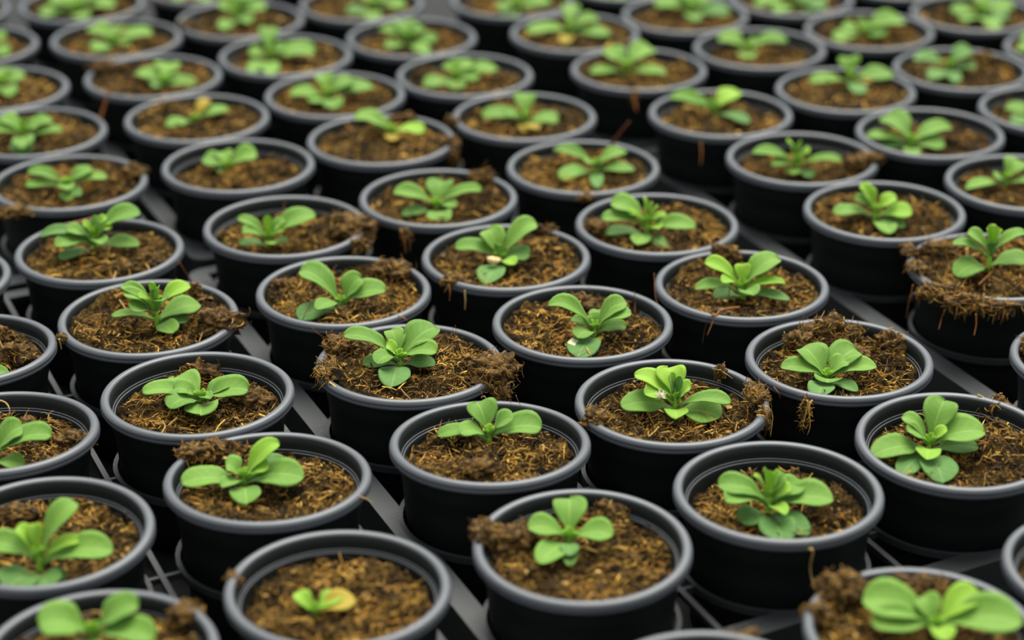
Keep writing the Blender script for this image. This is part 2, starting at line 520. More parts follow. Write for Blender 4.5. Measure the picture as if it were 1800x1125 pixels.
class Soil:
    def __init__(self, pid, s, slope, mounds, dirt):
        self.pid, self.s, self.slope, self.mounds = pid, s, slope, mounds
        self.R = 0.0522 if s < 0.0085 else 0.0498
        self.dirt = dirt

    def z(self, x, y, fine=True):
        sd = self.pid * 7
        h = ZR - self.s + self.slope[0] * x + self.slope[1] * y
        h = h + 0.0068 * (vn(x / 0.021 + 40, y / 0.021 + 40, sd) - 0.5) + 0.0058 * (vn(x / 0.0075 + 80, y / 0.0075 + 80, sd + 1) - 0.5)
        if fine:
            h = h + 0.0072 * (np.abs(vn(x / 0.0042 + 90, y / 0.0042 + 90, sd + 2) - 0.5) - 0.2) + 0.0020 * (vn(x / 0.0016 + 90, y / 0.0016 + 90, sd + 3) - 0.5)
        for (mx, my, mh, mr) in self.mounds:
            d2 = ((x - mx) ** 2 + (y - my) ** 2) / mr ** 2
            h = h + mh * np.exp(-d2 ** 1.3)
        return h


def build_soil(S, root, near):
    rng = np.random.default_rng(S.pid * 13 + 5)
    nr, na = (46, 132) if near else (20, 56)
    rr = S.R * np.linspace(0, 1, nr + 1)[1:] ** 0.8
    aa = np.linspace(0, 2 * math.pi, na, endpoint=False)
    x = (rr[:, None] * np.cos(aa)[None]).ravel(); y = (rr[:, None] * np.sin(aa)[None]).ravel()
    x = np.append(x, 0.0); y = np.append(y, 0.0)
    z = S.z(x, y)
    edge = np.hypot(x, y) > S.R * 0.995
    zi = np.clip(z, ZR - 0.07, None)
    vs = np.stack([x, y, zi], 1)
    low = vs[(nr - 1) * na:nr * na].copy(); low[:, :2] *= 0.955; low[:, 2] = ZR - 0.034          # the rooted core below
    vs = np.concatenate([vs, low])
    c = nr * na; lo = c + 1
    q = np.arange(na); qn = (q + 1) % na
    fs = [np.stack([i * na + q, i * na + qn, (i + 1) * na + qn, (i + 1) * na + q], 1)[:, ::-1] for i in range(nr - 1)]
    fs.append(np.stack([(nr - 1) * na + q, (nr - 1) * na + qn, lo + qn, lo + q], 1)[:, ::-1])
    faces = np.concatenate(fs).tolist() + [(c, a, b2) for a, b2 in zip(q.tolist(), qn.tolist())]
    so = link('soil', mesh_np('soil', vs, faces), M_SOIL, root)
    # loose crumbs and straw fibres on the surface
    nc, nf = (420, 1500) if near else (180, 560)
    def spots(n, inset=0.97):
        r = S.R * inset * np.sqrt(rng.random(n)); a = rng.random(n) * 2 * math.pi
        return r * np.cos(a), r * np.sin(a)
    px, py = spots(nc)
    size = 0.0004 + 0.0017 * rng.random(nc) ** 3
    if not near:
        size *= 1.35
    pz = S.z(px, py) + size * 0.25
    cc = CRUMB[rng.choice(len(CRUMB), nc, p=CRUMB_P)] * (0.75 + 0.5 * rng.random((nc, 1)))
    v, f, c3 = crumbs(rng, np.stack([px, py, pz], 1), size, cc)
    o = link('peat_crumbs', mesh_np('peat_crumbs', v, f, False, c3), M_BITS, so); o['kind'] = 'stuff'
    px, py = spots(nf, 0.95)
    d = rng.normal(size=(nf, 3)); d[:, 2] = 0.28 * np.abs(d[:, 2]) - 0.05
    d /= np.linalg.norm(d, axis=1, keepdims=True)
    ln = 0.0022 + 0.010 * rng.random(nf) ** 2.4
    ends = np.stack([px, py], 1) + d[:, :2] * ln[:, None]
    over = np.hypot(ends[:, 0], ends[:, 1]) > S.R * 0.985
    d[over, :2] *= -1
    pz = S.z(px, py) + 0.0004
    pts = strand_lines(rng, np.stack([px, py, pz], 1), d, ln, 0.32 * rng.random(nf) - 0.05)
    sz = S.z(pts[..., 0], pts[..., 1], False)
    pts[..., 2] = np.maximum(pts[..., 2], sz + 0.0003)
    rad = (0.00020 + 0.00055 * rng.random(nf) ** 2.6) * (1.0 if near else 1.9)
    drift = vn(px / 0.016 + 30, py / 0.016 + 30, S.pid * 5 + 1)
    pick = np.where(rng.random(nf) < np.clip((drift - 0.25) * 1.9, 0.08, 0.95), rng.choice(4, nf, p=[0.22, 0.30, 0.26, 0.22]), rng.choice([3, 4, 5], nf, p=[0.24, 0.40, 0.36]))
    cc = STRAW[pick] * (0.7 + 0.5 * rng.random((nf, 1)))
    v, f, c3 = fibres(rng, pts, rad, cc)
    o = link('straw_fibres', mesh_np('straw_fibres', v, f, False, c3), M_BITS, so); o['kind'] = 'stuff'
    return so


def build_clump(so, rng, c, r3, nfib, hang=0.0, tone=0.0):
    """a clod of peat and roots; c centre, r3 radii (metres, pot space)"""
    bm = bmesh.new(); bmesh.ops.create_icosphere(bm, subdivisions=4 if max(r3) > 0.006 else 3, radius=1)
    v = np.array([q.co[:] for q in bm.verts]); f = [[q.index for q in fc.verts] for fc in bm.faces]; bm.free()
    sd = Vector(rng.random(3) * 50)
    disp = np.array([1 + 0.62 * noise.noise(Vector(p) * 1.5 + sd) + 0.48 * noise.noise(Vector(p) * 3.6 + sd) + 0.30 * noise.noise(Vector(p) * 9 + sd) for p in v.tolist()])
    v = v * disp[:, None] * np.array(r3) + np.array(c)
    mot = np.array([noise.noise(Vector(p) * 380 + sd) for p in v.tolist()])
    col = np.where(mot[:, None] > 0.12, np.array([[0.16, 0.086, 0.020]]), np.where(mot[:, None] > -0.12, np.array([[0.055, 0.029, 0.008]]), np.array([[0.028, 0.016, 0.006]])))
    parts_v, parts_f, parts_c = [v], [f], [col]
    n0 = len(v)
    k = rng.choice(len(v), nfib)
    p0 = v[k]; nrm = (p0 - np.array(c)) / np.array(r3); nrm /= np.linalg.norm(nrm, axis=1, keepdims=True) + 1e-9
    tang = np.cross(nrm, rng.normal(size=(nfib, 3))); tang /= np.linalg.norm(tang, axis=1, keepdims=True) + 1e-9
    d = tang + nrm * (0.45 * rng.random((nfib, 1)) ** 2)
    d /= np.linalg.norm(d, axis=1, keepdims=True)
    ln = np.minimum((0.15 + 0.75 * rng.random(nfib) ** 1.5) * max(r3) * 0.8, 0.008)
    pts = strand_lines(rng, p0 + nrm * 0.0002, d, ln, 0.35 * rng.random(nfib), 5)
    if hang:
        pts[..., 2] -= 0.8 * hang * (np.linspace(0, 1, 5)[None] ** 1.5) * rng.random((nfib, 1)) ** 5
    cc = STRAW[rng.choice(len(STRAW), nfib, p=[0.14, 0.20, 0.18, 0.20, 0.14, 0.10, 0.04])] * (0.55 + 0.5 * rng.random((nfib, 1)))
    fv, ff, fc = fibres(rng, pts, 0.0002 + 0.0003 * rng.random(nfib), cc)
    vs = np.concatenate([v, fv]); cs = np.concatenate([col, fc])
    faces = f + (ff + n0).tolist()
    return link('soil_clod', mesh_np('soil_clod', vs, faces, True, cs), M_BITS, so)


def build_strand(so, pts, rad, col, name='root_strand'):
    """a single long root or straw along given points"""
    P = np.array(pts); k = 14
    t = np.linspace(0, len(P) - 1, k)
    def cr(tt):
        i = min(int(tt), len(P) - 2); f = tt - i
        p0, p1, p2, p3 = P[max(i - 1, 0)], P[i], P[i + 1], P[min(i + 2, len(P) - 1)]
        return 0.5 * ((2 * p1) + (p2 - p0) * f + (2 * p0 - 5 * p1 + 4 * p2 - p3) * f * f + (3 * p1 - p0 - 3 * p2 + p3) * f ** 3)
    C = np.array([cr(tt) for tt in t])
    vs, fs = [], []
    for i in range(k):
        T = C[min(i + 1, k - 1)] - C[max(i - 1, 0)]; T /= np.linalg.norm(T) + 1e-9
        A = np.cross(T, [0.3, 0.8, 0.52]); A /= np.linalg.norm(A) + 1e-9; B = np.cross(T, A)
        r = rad * (1 - 0.6 * i / k)
        for q in range(5):
            a = 2 * math.pi * q / 5
            vs.append(C[i] + r * (A * math.cos(a) + B * math.sin(a)))
    for i in range(k - 1):
        for q in range(5):
            fs.append((i * 5 + q, i * 5 + (q + 1) % 5, (i + 1) * 5 + (q + 1) % 5, (i + 1) * 5 + q))
    fs += [tuple(range(4, -1, -1)), tuple((k - 1) * 5 + q for q in range(5))]
    return link(name, mesh_np(name, vs, fs, True, np.tile(np.array([col]), (len(vs), 1))), M_BITS, so)


# ------------------------------------------------------------------ leaves
T_S = np.array([0, 0.10, 0.20, 0.30, 0.40, 0.50, 0.60, 0.70, 0.79, 0.87, 0.93, 0.97, 1.0])
W_S = np.array([0.22, 0.22, 0.32, 0.56, 0.79, 0.93, 0.99, 0.99, 0.92, 0.77, 0.57, 0.36, 0.04])
W_N = np.array([0.26, 0.28, 0.42, 0.64, 0.84, 0.96, 1.0, 0.97, 0.86, 0.67, 0.46, 0.27, 0.02])
VV = np.linspace(-1, 1, 9)


def leaf_mesh(rng, p0, tip, width, roll, arch, cup, pointed):
    p0, tip = np.asarray(p0), np.asarray(tip)
    H = tip - p0; dz = H[2]; Hh = np.array([H[0], H[1], 0.0]); lh = np.linalg.norm(Hh)
    if lh < 0.0015:
        a = rng.random() * 6.28; Hh = np.array([math.cos(a), math.sin(a), 0]) * 0.002; lh = 0.002
    hd = Hh / lh; L = math.sqrt(lh * lh + dz * dz); Z = np.array([0, 0, 1.0])
    P1 = p0 + Hh * 0.26 + Z * (max(dz, 0) * 0.42 + min(dz, 0) * 0.02 + 0.13 * arch * L)
    P2 = p0 + Hh * 0.66 + Z * (dz * (0.92 if dz > 0 else 0.45) + 0.15 * arch * L)
    n = len(T_S); u = T_S[:, None]
    C = (1 - u) ** 3 * p0 + 3 * (1 - u) ** 2 * u * P1 + 3 * (1 - u) * u * u * P2 + u ** 3 * tip
    T = np.gradient(C, axis=0); T /= np.linalg.norm(T, axis=1, keepdims=True) + 1e-9
    S = np.array([hd[1], -hd[0], 0.0])
    wob = 0.10 * (rng.random(2) - 0.5)
    ph = rng.random() * 6.28
    top = np.empty((n, len(VV), 3)); nrm = np.empty((n, len(VV), 3))
    prof = (W_N if pointed else W_S) * width / 2
    for i in range(n):
        Nn = np.cross(S, T[i]); Nn /= np.linalg.norm(Nn) + 1e-9
        ca, sa = math.cos(roll * min(1, T_S[i] * 2.5)), math.sin(roll * min(1, T_S[i] * 2.5))
        s1 = S * ca + Nn * sa; n1 = Nn * ca - S * sa
        w = prof[i]
        blade = min(1, max(0, (T_S[i] - 0.2) / 0.3))
        for k, vv in enumerate(VV):
            lift = cup * w * vv * vv * (1.5 - 0.9 * T_S[i]) + 0.05 * width * blade * math.sin(ph + T_S[i] * 9 + (2.2 if vv > 0 else 0)) * vv * vv
            lift += 0.06 * width * blade * (abs(vv) ** 0.6) * 0.5
            top[i, k] = C[i] + s1 * w * vv * (1 + wob[0] * vv) + n1 * lift
            nrm[i, k] = n1
    m_ = len(VV)
    bot = top - nrm * 0.00045
    bot[0] = top[0] - nrm[0] * 0.0012; bot[1] = top[1] - nrm[1] * 0.0011; bot[2] = top[2] - nrm[2] * 0.0008
    vs = np.concatenate([top.reshape(-1, 3), bot.reshape(-1, 3)])
    uv = np.stack([np.repeat(T_S, m_), np.tile((VV + 1) / 2, n)], 1); uv = np.concatenate([uv, uv])
    fs = []
    off = n * m_
    for i in range(n - 1):
        for k in range(m_ - 1):
            a, b2, c, d = i * m_ + k, i * m_ + k + 1, (i + 1) * m_ + k + 1, (i + 1) * m_ + k
            fs.append((a, b2, c, d)); fs.append((off + d, off + c, off + b2, off + a))
        for k, sgn in ((0, 1), (m_ - 1, -1)):
            a, d = i * m_ + k, (i + 1) * m_ + k
            fs.append((a, d, off + d, off + a) if sgn > 0 else (d, a, off + a, off + d))
    for k in range(m_ - 1):
        a, b2 = (n - 1) * m_ + k, (n - 1) * m_ + k + 1
        fs.append((a, b2, off + b2, off + a)); fs.append((off + k, off + k + 1, k + 1, k))
    return vs, fs, uv


def build_seedling(root, Minv, soil, base, zs, leaves, pid, bud=True):
    """base: world point on the soil; leaves: (tip px, tip py, tip height mm, width mm[, kind])"""
    rng = np.random.default_rng(pid * 31 + 7)
    b = np.array(base)
    # stem with the tight central bud of tiny leaves
    loc = lambda p: np.array(Minv @ Vector(p))
    vs, fs, uvs = [], [], []
    def tube(a, c, r0, r1, k=8):
        o0 = len(vs)
        for p, r in ((a, r0), ((np.array(a) + c) / 2, (r0 + r1) / 2), (c, r1)):
            for q in range(k):
                an = 2 * math.pi * q / k
                vs.append(loc((p[0] + r * math.cos(an), p[1] + r * math.sin(an), p[2]))); uvs.append((0.1, 0.3))
        for s in range(2):
            for q in range(k):
                fs.append((o0 + s * k + q, o0 + s * k + (q + 1) % k, o0 + (s + 1) * k + (q + 1) % k, o0 + (s + 1) * k + q))
        fs.append(tuple(o0 + 2 * k + q for q in range(k)))
    topz = b + np.array([0, 0, zs])
    tube(b - np.array([0, 0, 0.006]), topz, 0.0019, 0.0014)
    if bud:
        for k in range(6):
            a = k * 2.4 + rng.random(); r = 0.0022 + 0.0006 * k
            t = topz + np.array([math.cos(a) * r, math.sin(a) * r, 0.0052 - 0.0004 * k + 0.0014 * rng.random()])
            v, f, u = leaf_mesh(rng, topz - np.array([0, 0, 0.001]), t, 0.0026 + 0.0003 * k, 0, 0.1, 0.5, True)
            o0 = len(vs)
            vs += [loc(p) for p in v]; uvs += u.tolist(); fs += [tuple(i + o0 for i in q) for q in f]
    sd = link('seedling', mesh_np('seedling', np.array(vs), fs, True, None, np.array(uvs)), M_LEAF['y'], root)
    for lf in leaves:
        tx, ty, h, w = lf[:4]
        w *= 1.06 if b[1] < 1.62 else 1.28
        opt = lf[4] if len(lf) > 4 else ''
        tip = unproj(tx, ty, b[2] + h / 1000)
        z0 = min(max(h / 1000 * 0.5, 0.0008), zs)
        p0 = b + np.array([0, 0, z0])
        dx, dy = tip[0] - b[0], tip[1] - b[1]; ln = math.hypot(dx, dy) + 1e-6
        p0 = p0 + np.array([dx, dy, 0]) / ln * min(0.0016, ln * 0.3)
        side = dx / ln
        roll = -math.radians(16) * side + math.radians(10) * (rng.random() - 0.5)
        kind = next((c for c in opt if c in 'moyg'), None)
        if kind is None:
            kind = 'o' if h <= 5 else ('y' if (h >= 15 and w <= 10) else 'm')
        pointed = 'p' in opt or (w <= 10 and rng.random() < 0.5)
        arch = 0.2 if w <= 7 and h > 18 else (1.5 if 'a' in opt else 0.9)
        v, f, u = leaf_mesh(rng, p0, tip, w / 1000, roll, arch, 0.30 if h > 10 else 0.16, pointed)
        vl = np.array([loc(p) for p in v])
        nh = len(vl) // 2                       # rest low leaves on the soil instead of in it
        g = soil.z(vl[:nh, 0], vl[:nh, 1], False) + 0.0016
        inside = np.hypot(vl[:nh, 0], vl[:nh, 1]) < soil.R
        up = np.where(inside & (u[:nh, 0] > 0.25), np.maximum(g - vl[:nh, 2], 0), 0)
        vl[:nh, 2] += up; vl[nh:, 2] += up
        me = mesh_np('leaf', vl, f, True, None, u)
        me.materials.append(M_LEAF[kind])
        if 's' in opt:
            me.materials.append(M_SPOT)
            for pl in me.polygons:
                cu = sum((u[i] for i in pl.vertices), np.zeros(2)) / len(pl.vertices)
                if 0.52 < cu[0] < 0.72 and cu[1] > 0.74:
                    pl.material_index = 1
        link('leaf', me, None, sd)
    return sd


# ------------------------------------------------------------------ the pots, one by one
# id: (label, soil depth below rim mm, stem mm, (stem foot x, y in the photograph), leaves, extras)
# extras: m = mounds (x, y, height mm, radius mm); c = clods (x, y, mm above rim, rx, ry, rz mm, fibres, hang mm)
G = {}
G[9] = ('focused pot with wide flat rosette, left of the root-spilling pot', 14, 7, (355, 717), [
    (250, 689, 12, 14), (307, 664, 11, 18), (306, 683, 14, 13), (297, 718, 9, 17, 'a'), (353, 731, 6.5, 20, 'm'), (437, 685, 12, 19),
    (410, 675, 12, 13), (369, 702, 13, 8)], dict(m=[(430, 700, 6, 13), (300, 690, 3, 12)], c=[(350, 655, -12, 12, 6, 7, 150, 0), (445, 705, -11, 11, 8, 6, 60, 0)]))
G[10] = ('overfilled pot with a fibrous root lump spilling over its right rim', 3.5, 7, (703, 646), [
    (604, 590, 20, 14), (688, 580, 19, 13), (767, 577, 19, 20), (768, 619, 14, 15), (662, 640, 11, 13, 'a'), (637, 641, 3.5, 11),
    (679, 606, 15, 9), (688, 682, 2.5, 19), (765, 642, 4, 12)], dict(m=[(800, 640, 5, 16), (600, 660, 3, 14)],
    c=[(866, 652, 1, 13, 15, 9, 420, 8), (603, 606, 2, 11, 8, 6, 260, 4), (576, 654, 1, 6, 13, 4, 220, 6), (640, 612, 2, 8, 6, 4, 80, 0), (880, 690, -6, 6, 6, 8, 120, 8)]))
G[6] = ('low five-leaf seedling behind a small soil mound, right of the long grey bar', 11, 7, (860, 779), [
    (838, 709, 20, 18), (902, 737, 18, 15), (952, 752, 12, 20), (808, 762, 12, 14), (769, 766, 6, 11, 'a')],
    dict(m=[(800, 775, 4, 12), (840, 805, 4, 11)], c=[(838, 826, -6, 11, 9, 6, 60, 0)]))
G[7] = ('focused pot with white fluff on its bright seedling and straw over the right rim', 12, 11, (1186, 729), [
    (1115, 659, 22, 14, 'yp'), (1175, 647, 24, 18, 'y'), (1214, 682, 19, 14, 'y'), (1133, 694, 17, 12, 'y'), (1091, 714, 8, 18), (1285, 708, 12, 12),
    (1189, 737, 8, 14, 'yp'), (1267, 734, 4, 22, 'm'), (1177, 657, 27, 7, 'y'), (1178, 669, 23, 8, 'o'), (1198, 663, 25, 6, 'o')],
    dict(m=[(1320, 690, 6, 14), (1270, 665, 4, 10)], c=[(1330, 693, 0, 6, 11, 5, 300, 8), (1268, 652, 1, 4, 4, 4, 90, 6), (1046, 735, -1, 7, 9, 5, 150, 4), (1342, 735, -4, 4, 5, 6, 160, 10)]))
G[8] = ('pot with a soil mound rising above its back rim, right of centre', 12, 6, (1452, 678), [
    (1410, 612, 18, 20), (1505, 615, 17, 20), (1489, 634, 15, 13), (1372, 647, 13, 13), (1541, 645, 13, 13), (1455, 673, 9, 17),
    (1437, 699, 5, 16, 'o'), (1508, 688, 4, 9)], dict(m=[(1450, 610, 9, 20), (1570, 625, 7, 14), (1540, 670, 4, 14)],
    c=[(1416, 728, -10, 2.6, 2.0, 9, 130, 5), (1462, 586, -1, 17, 9, 9, 420, 0), (1568, 607, -6, 9, 7, 7, 160, 0), (1500, 620, -7, 9, 7, 5, 80, 0), (1405, 600, -3, 9, 8, 5, 150, 0)]))
G[4] = ('pot with curled, nibbled old leaves at the front, touching the right edge', 12, 8, (1632, 800), [
    (1661, 705, 26, 19), (1586, 733, 20, 11), (1594, 758, 17, 13), (1533, 801, 8, 18), (1730, 760, 15, 21), (1719, 788, 5, 13),
    (1629, 809, 9, 14, 'yp'), (1582, 838, 2, 14), (1658, 850, 1.5, 21), (1665, 756, 17, 9)], dict(m=[(1750, 790, 5, 18)],
    c=[(1752, 722, -7, 9, 7, 7, 240, 0)]))
G[3] = ('pot of sunken soil with a tall bushy seedling, lower right', 16, 13, (1350, 906), [
    (1262, 853, 18, 16), (1274, 881, 15, 15, 'm'), (1465, 879, 12, 19), (1411, 852, 16, 15), (1381, 838, 24, 10), (1391, 860, 18, 11, 'y'),
    (1348, 826, 31, 7), (1325, 836, 27, 6), (1372, 830, 28, 7), (1381, 906, 12, 9, 'y'), (1305, 921, 3, 16), (1377, 955, 2, 20), (1419, 943, 3, 14)],
    dict(m=[(1260, 920, 4, 13), (1440, 900, 4, 16)]))
G[2] = ('pot with a single flat seedling and a clod hanging over its left rim', 13, 6, (1001, 963), [
    (1001, 877, 18, 18), (928, 928, 13, 15), (948, 991, 5, 15, 'm'), (1077, 942, 12, 16), (1001, 996, 2, 9), (1002, 977, 6, 10, 'o')],
    dict(m=[(895, 950, 7, 15), (1070, 910, 5, 12)], c=[(852, 933, 1, 7, 9, 5, 160, 5), (893, 950, -7, 12, 9, 7, 120, 0), (1072, 905, -9, 10, 7, 7, 160, 0)]))
G[5] = ('pot with one upright pointed leaf and soil over its back left rim, lower left', 10, 8, (430, 860), [
    (491, 780, 24, 13, 'yp'), (534, 840, 10, 20), (503, 812, 11, 14, 'o'), (319, 849, 8, 17), (397, 817, 16, 15), (473, 821, 15, 10, 'y'),
    (434, 887, 5, 17, 'm'), (390, 858, 11, 9)], dict(m=[(370, 800, 5, 14), (590, 850, 4, 14)], c=[(342, 797, -2, 9, 8, 5, 200, 4), (378, 792, -5, 9, 7, 6, 160, 0), (415, 796, -8, 9, 6, 5, 120, 0)]))
G[58] = ('leggy blurred seedling in a pot at the left edge, near the bottom', 13, 12, (71, 1008), [
    (135, 885, 34, 13), (140, 951, 18, 9, 'y'), (199, 969, 14, 18), (-20, 955, 18, 15), (30, 926, 26, 9), (58, 922, 27, 8), (12, 1035, 3, 22), (85, 1036, 2.5, 17), (115, 1018, 3, 8)],
    dict(c=[(30, 905, -9, 9, 7, 5, 30, 0)]))
G[57] = ('pot cut by the left edge with a broad leaf pointing right', 13, 8, (-8, 822), [
    (91, 766, 19, 18), (40, 752, 21, 17), (40, 820, 6, 12, 'm'), (-60, 760, 18, 14), (-45, 848, 4, 14)], dict(c=[(130, 775, -7, 9, 7, 5, 80, 0), (45, 752, -9, 9, 6, 5, 140, 0)]))
G[13] = ('pot with tall-stemmed seedling and a large clod at its right side', 6, 17, (276, 573), [
    (213, 504, 26, 10, 'm'), (217, 517, 24, 11, 'm'), (244, 523, 24, 9), (335, 505, 25, 14, 'y'), (290, 528, 24, 11), (230, 545, 17, 14), (196, 556, 10, 8),
    (353, 537, 9, 17, 'p'), (330, 564, 4, 12), (305, 586, 3, 14, 'm'), (265, 496, 33, 6), (279, 503, 30, 5), (271, 509, 28, 5, 'o')],
    dict(m=[(390, 560, 3, 14)], c=[(384, 566, -1, 13, 12, 8, 200, 0), (340, 518, -1, 6, 4, 7, 70, 0), (110, 592, -0.5, 3, 3.5, 2, 70, 5)]))
G[14] = ('pot with three big upright leaves on a dark clod, left of centre', 8, 5, (601, 545), [
    (528, 477, 24, 20), (635, 490, 20, 18), (678, 512, 14, 18), (556, 545, 10, 11), (524, 561, 2.5, 17)],
    dict(m=[(690, 490, 5, 16), (500, 520, 4, 13)], c=[(601, 553, -6, 5, 5, 5, 40, 0), (690, 477, -2, 14, 8, 6, 200, 0), (500, 505, -5, 9, 7, 5, 90, 0)]))
G[11] = ('pot whose lowest front leaf carries a pale bleached spot', 7, 7, (1045, 594), [
    (963, 537, 24, 13, 'ap'), (1003, 563, 12, 9), (1038, 554, 14, 14), (1101, 532, 22, 14), (1049, 545, 14, 9, 'm'), (1110, 553, 18, 13), (1101, 575, 8, 12),
    (1014, 594, 9, 13), (1014, 631, 1.5, 20, 's'), (1058, 597, 2, 5, 'g')], dict(m=[(960, 560, 5, 14), (1140, 590, 4, 14)], c=[(1012, 533, -4, 12, 8, 5, 120, 0)]))
G[12] = ('pot with a dry brown leaf hanging over its front rim', 8, 9, (1303, 525), [
    (1239, 462, 24, 13, 'y'), (1369, 456, 24, 18), (1305, 465, 22, 11, 'y'), (1221, 509, 9, 10, 'a'), (1271, 498, 17, 12, 'y'), (1381, 499, 14, 10, 'yp'),
    (1323, 520, 11, 14), (1254, 522, 3, 14), (1388, 528, 5, 9)], dict(m=[(1230, 480, 4, 14)], c=[(1277, 447, 3, 9, 7, 6, 150, 0), (1262, 552, -2, 9, 5, 3, 60, 8)]))
G[15] = ('pot with a pale seed husk among upright leaves, near the centre', 7, 6, (879, 467), [
    (800, 435, 13, 14), (858, 404, 22, 18), (943, 393, 26, 16, 'm'), (876, 429, 16, 13), (931, 450, 9, 16, 'o'), (905, 465, 8, 10, 'y'), (855, 501, 1.5, 18)],
    dict(m=[(960, 440, 4, 14)], c=[(796, 494, -1, 8, 5, 3, 120, 10), (820, 502, -3, 4, 4, 4, 60, 12), (962, 402, 0, 8, 4, 3, 80, 0)]))
G[17] = ('pot with a many-leaved seedling and a soil ridge in front, left', 8, 13, (167, 442), [
    (247, 375, 26, 17), (245, 433, 7, 14), (70, 417, 15, 10, 'ao'), (98, 434, 12, 14), (116, 407, 18, 13), (180, 430, 14, 12), (173, 385, 24, 10), (145, 393, 22, 9),
    (188, 383, 25, 9), (105, 457, 2.5, 11), (196, 401, 20, 9)], dict(m=[(210, 470, 5, 14)], c=[(215, 474, -5, 14, 6, 5, 160, 0), (262, 458, -5, 9, 8, 5, 90, 0)]))
G[18] = ('pot with soil heaped to its right rim and a half empty left side', 13, 8, (473, 437), [
    (555, 380, 22, 18), (417, 385, 21, 9, 'm'), (426, 409, 16, 12), (421, 429, 4, 9), (501, 387, 20, 10), (501, 405, 16, 9), (484, 429, 9, 13), (508, 424, 6, 7), (470, 378, 25, 6)],
    dict(m=[(600, 410, 12, 22), (390, 430, 4, 9)], c=[(622, 398, 0, 14, 12, 6, 200, 4), (634, 432, -1, 6, 7, 5, 140, 10)]))
G[19] = ('pot with a dark twig standing on its back right rim, centre', 7, 6, (767, 373), [
    (691, 339, 15, 14), (778, 319, 17, 20, 'm'), (847, 334, 17, 11), (774, 394, 2.5, 18, 'm'), (706, 379, 2.5, 10), (802, 363, 9, 9)],
    dict(m=[(850, 350, 4, 14)], c=[(850, 312, -1, 9, 6, 6, 100, 0), (713, 413, -3, 4, 4, 5, 70, 16)]))
G[16] = ('pot with a pointed-bud seedling behind the dry-leaf pot', 8, 11, (1137, 416), [
    (1074, 358, 23, 18), (1058, 385, 16, 13), (1101, 374, 20, 8), (1223, 400, 11, 15), (1171, 379, 18, 9), (1158, 403, 12, 11, 'y'), (1120, 431, 4, 14, 'm'),
    (1174, 444, 1.5, 9), (1062, 411, 2, 11), (1131, 348, 30, 7), (1147, 355, 27, 5), (1157, 362, 25, 5)], dict(m=[(1210, 370, 4, 15)], c=[(1045, 398, -1, 7, 9, 4, 120, 3)]))
G[25] = ('pot with a ring-shaped straw lump at the front left of its seedling', 8, 9, (1537, 391), [
    (1512, 326, 27, 11, 'y'), (1465, 375, 10, 14), (1502, 350, 18, 10), (1576, 350, 18, 13, 'y'), (1603, 377, 10, 17, 'y'), (1590, 400, 3, 10), (1566, 411, 2.5, 15, 'm'), (1528, 330, 24, 7)],
    dict(c=[(1496, 390, -7, 7, 5, 4, 160, 0)]))
G[28] = ('overflowing pot with soil spilled over its rim, touching the right edge', 0.5, 17, (1737, 476), [
    (1674, 429, 20, 10, 'm'), (1701, 409, 26, 11), (1803, 411, 27, 11), (1680, 486, 4, 18, 'am'), (1806, 459, 8, 17), (1752, 426, 24, 9, 'o'), (1750, 396, 34, 8), (1735, 401, 32, 6), (1762, 404, 31, 5)],
    dict(m=[(1740, 470, 4, 26)], c=[(1655, 436, 3, 13, 8, 4, 140, 0), (1650, 512, 1, 13, 7, 4, 240, 8), (1700, 530, 0, 13, 6, 4, 260, 12), (1750, 538, 0, 13, 6, 3, 200, 10), (1612, 470, 1, 5, 10, 3, 150, 5), (1600, 440, 1, 5, 8, 3, 90, 3)]))
G[61] = ('large blurred pot at the bottom right with broad glossy leaves', 8, 6, (1642, 1118), [
    (1516, 1055, 16, 23), (1533, 1100, 11, 18), (1620, 1050, 16, 14, 'm'), (1723, 1044, 18, 16, 'y'), (1797, 1095, 13, 23), (1662, 1127, 11, 12, 'y')],
    dict(m=[(1500, 1050, 6, 16)], c=[(1480, 1032, 1, 12, 9, 7, 180, 6), (1440, 1080, -3, 7, 7, 5, 160, 10), (1620, 1030, -5, 14, 7, 5, 90, 0)]))
G[26] = ('pot of sunken soil with a clod on its right rim, upper right', 14, 10, (1400, 306), [
    (1322, 270, 18, 13), (1480, 283, 14, 10), (1358, 292, 12, 11), (1424, 265, 20, 9), (1383, 248, 28, 8), (1407, 248, 28, 7), (1428, 311, 3, 12), (1392, 306, 6, 13)],
    dict(m=[(1505, 290, 9, 12)], c=[(1512, 286, -3, 9, 8, 7, 90, 0), (1540, 279, 2, 6, 4, 4, 60, 0)]))
G[1] = ('pot with only two tiny sprouting leaves, at the bottom edge', 14, 2, (553, 1083), [(520, 1042, 9, 9, 'y'), (624, 1054, 6, 14, 'g'), (600, 1045, 7, 11, 'y')],
        dict(c=[(412, 1018, -3, 4, 6, 3.5, 80, 8)]))
G[59] = ('pot cut by the bottom edge at the lower left corner', 10, 8, (165, 1136), [
    (68, 1097, 16, 23), (244, 1065, 22, 17), (272, 1124, 14, 17), (150, 1150, 8, 14), (150, 1098, 18, 9)], dict(c=[(330, 1080, -4, 8, 8, 5, 160, 4)]))
G[56] = ('pot cut by the left edge with a rough clod and almost no leaf', 11, 5, (-45, 664), [(17, 658, 4, 9, 'm'), (-90, 640, 14, 14), (-60, 620, 16, 13)],
         dict(m=[(20, 630, 5, 14)], c=[(28, 625, -6, 11, 8, 7, 160, 0), (0, 590, -1, 8, 6, 6, 140, 0)]))
G[55] = ('pot showing only its right rim at the left edge', 10, 7, (-130, 490), [(-170, 460, 14, 13), (-90, 450, 14, 13), (-100, 510, 3, 13)], {})
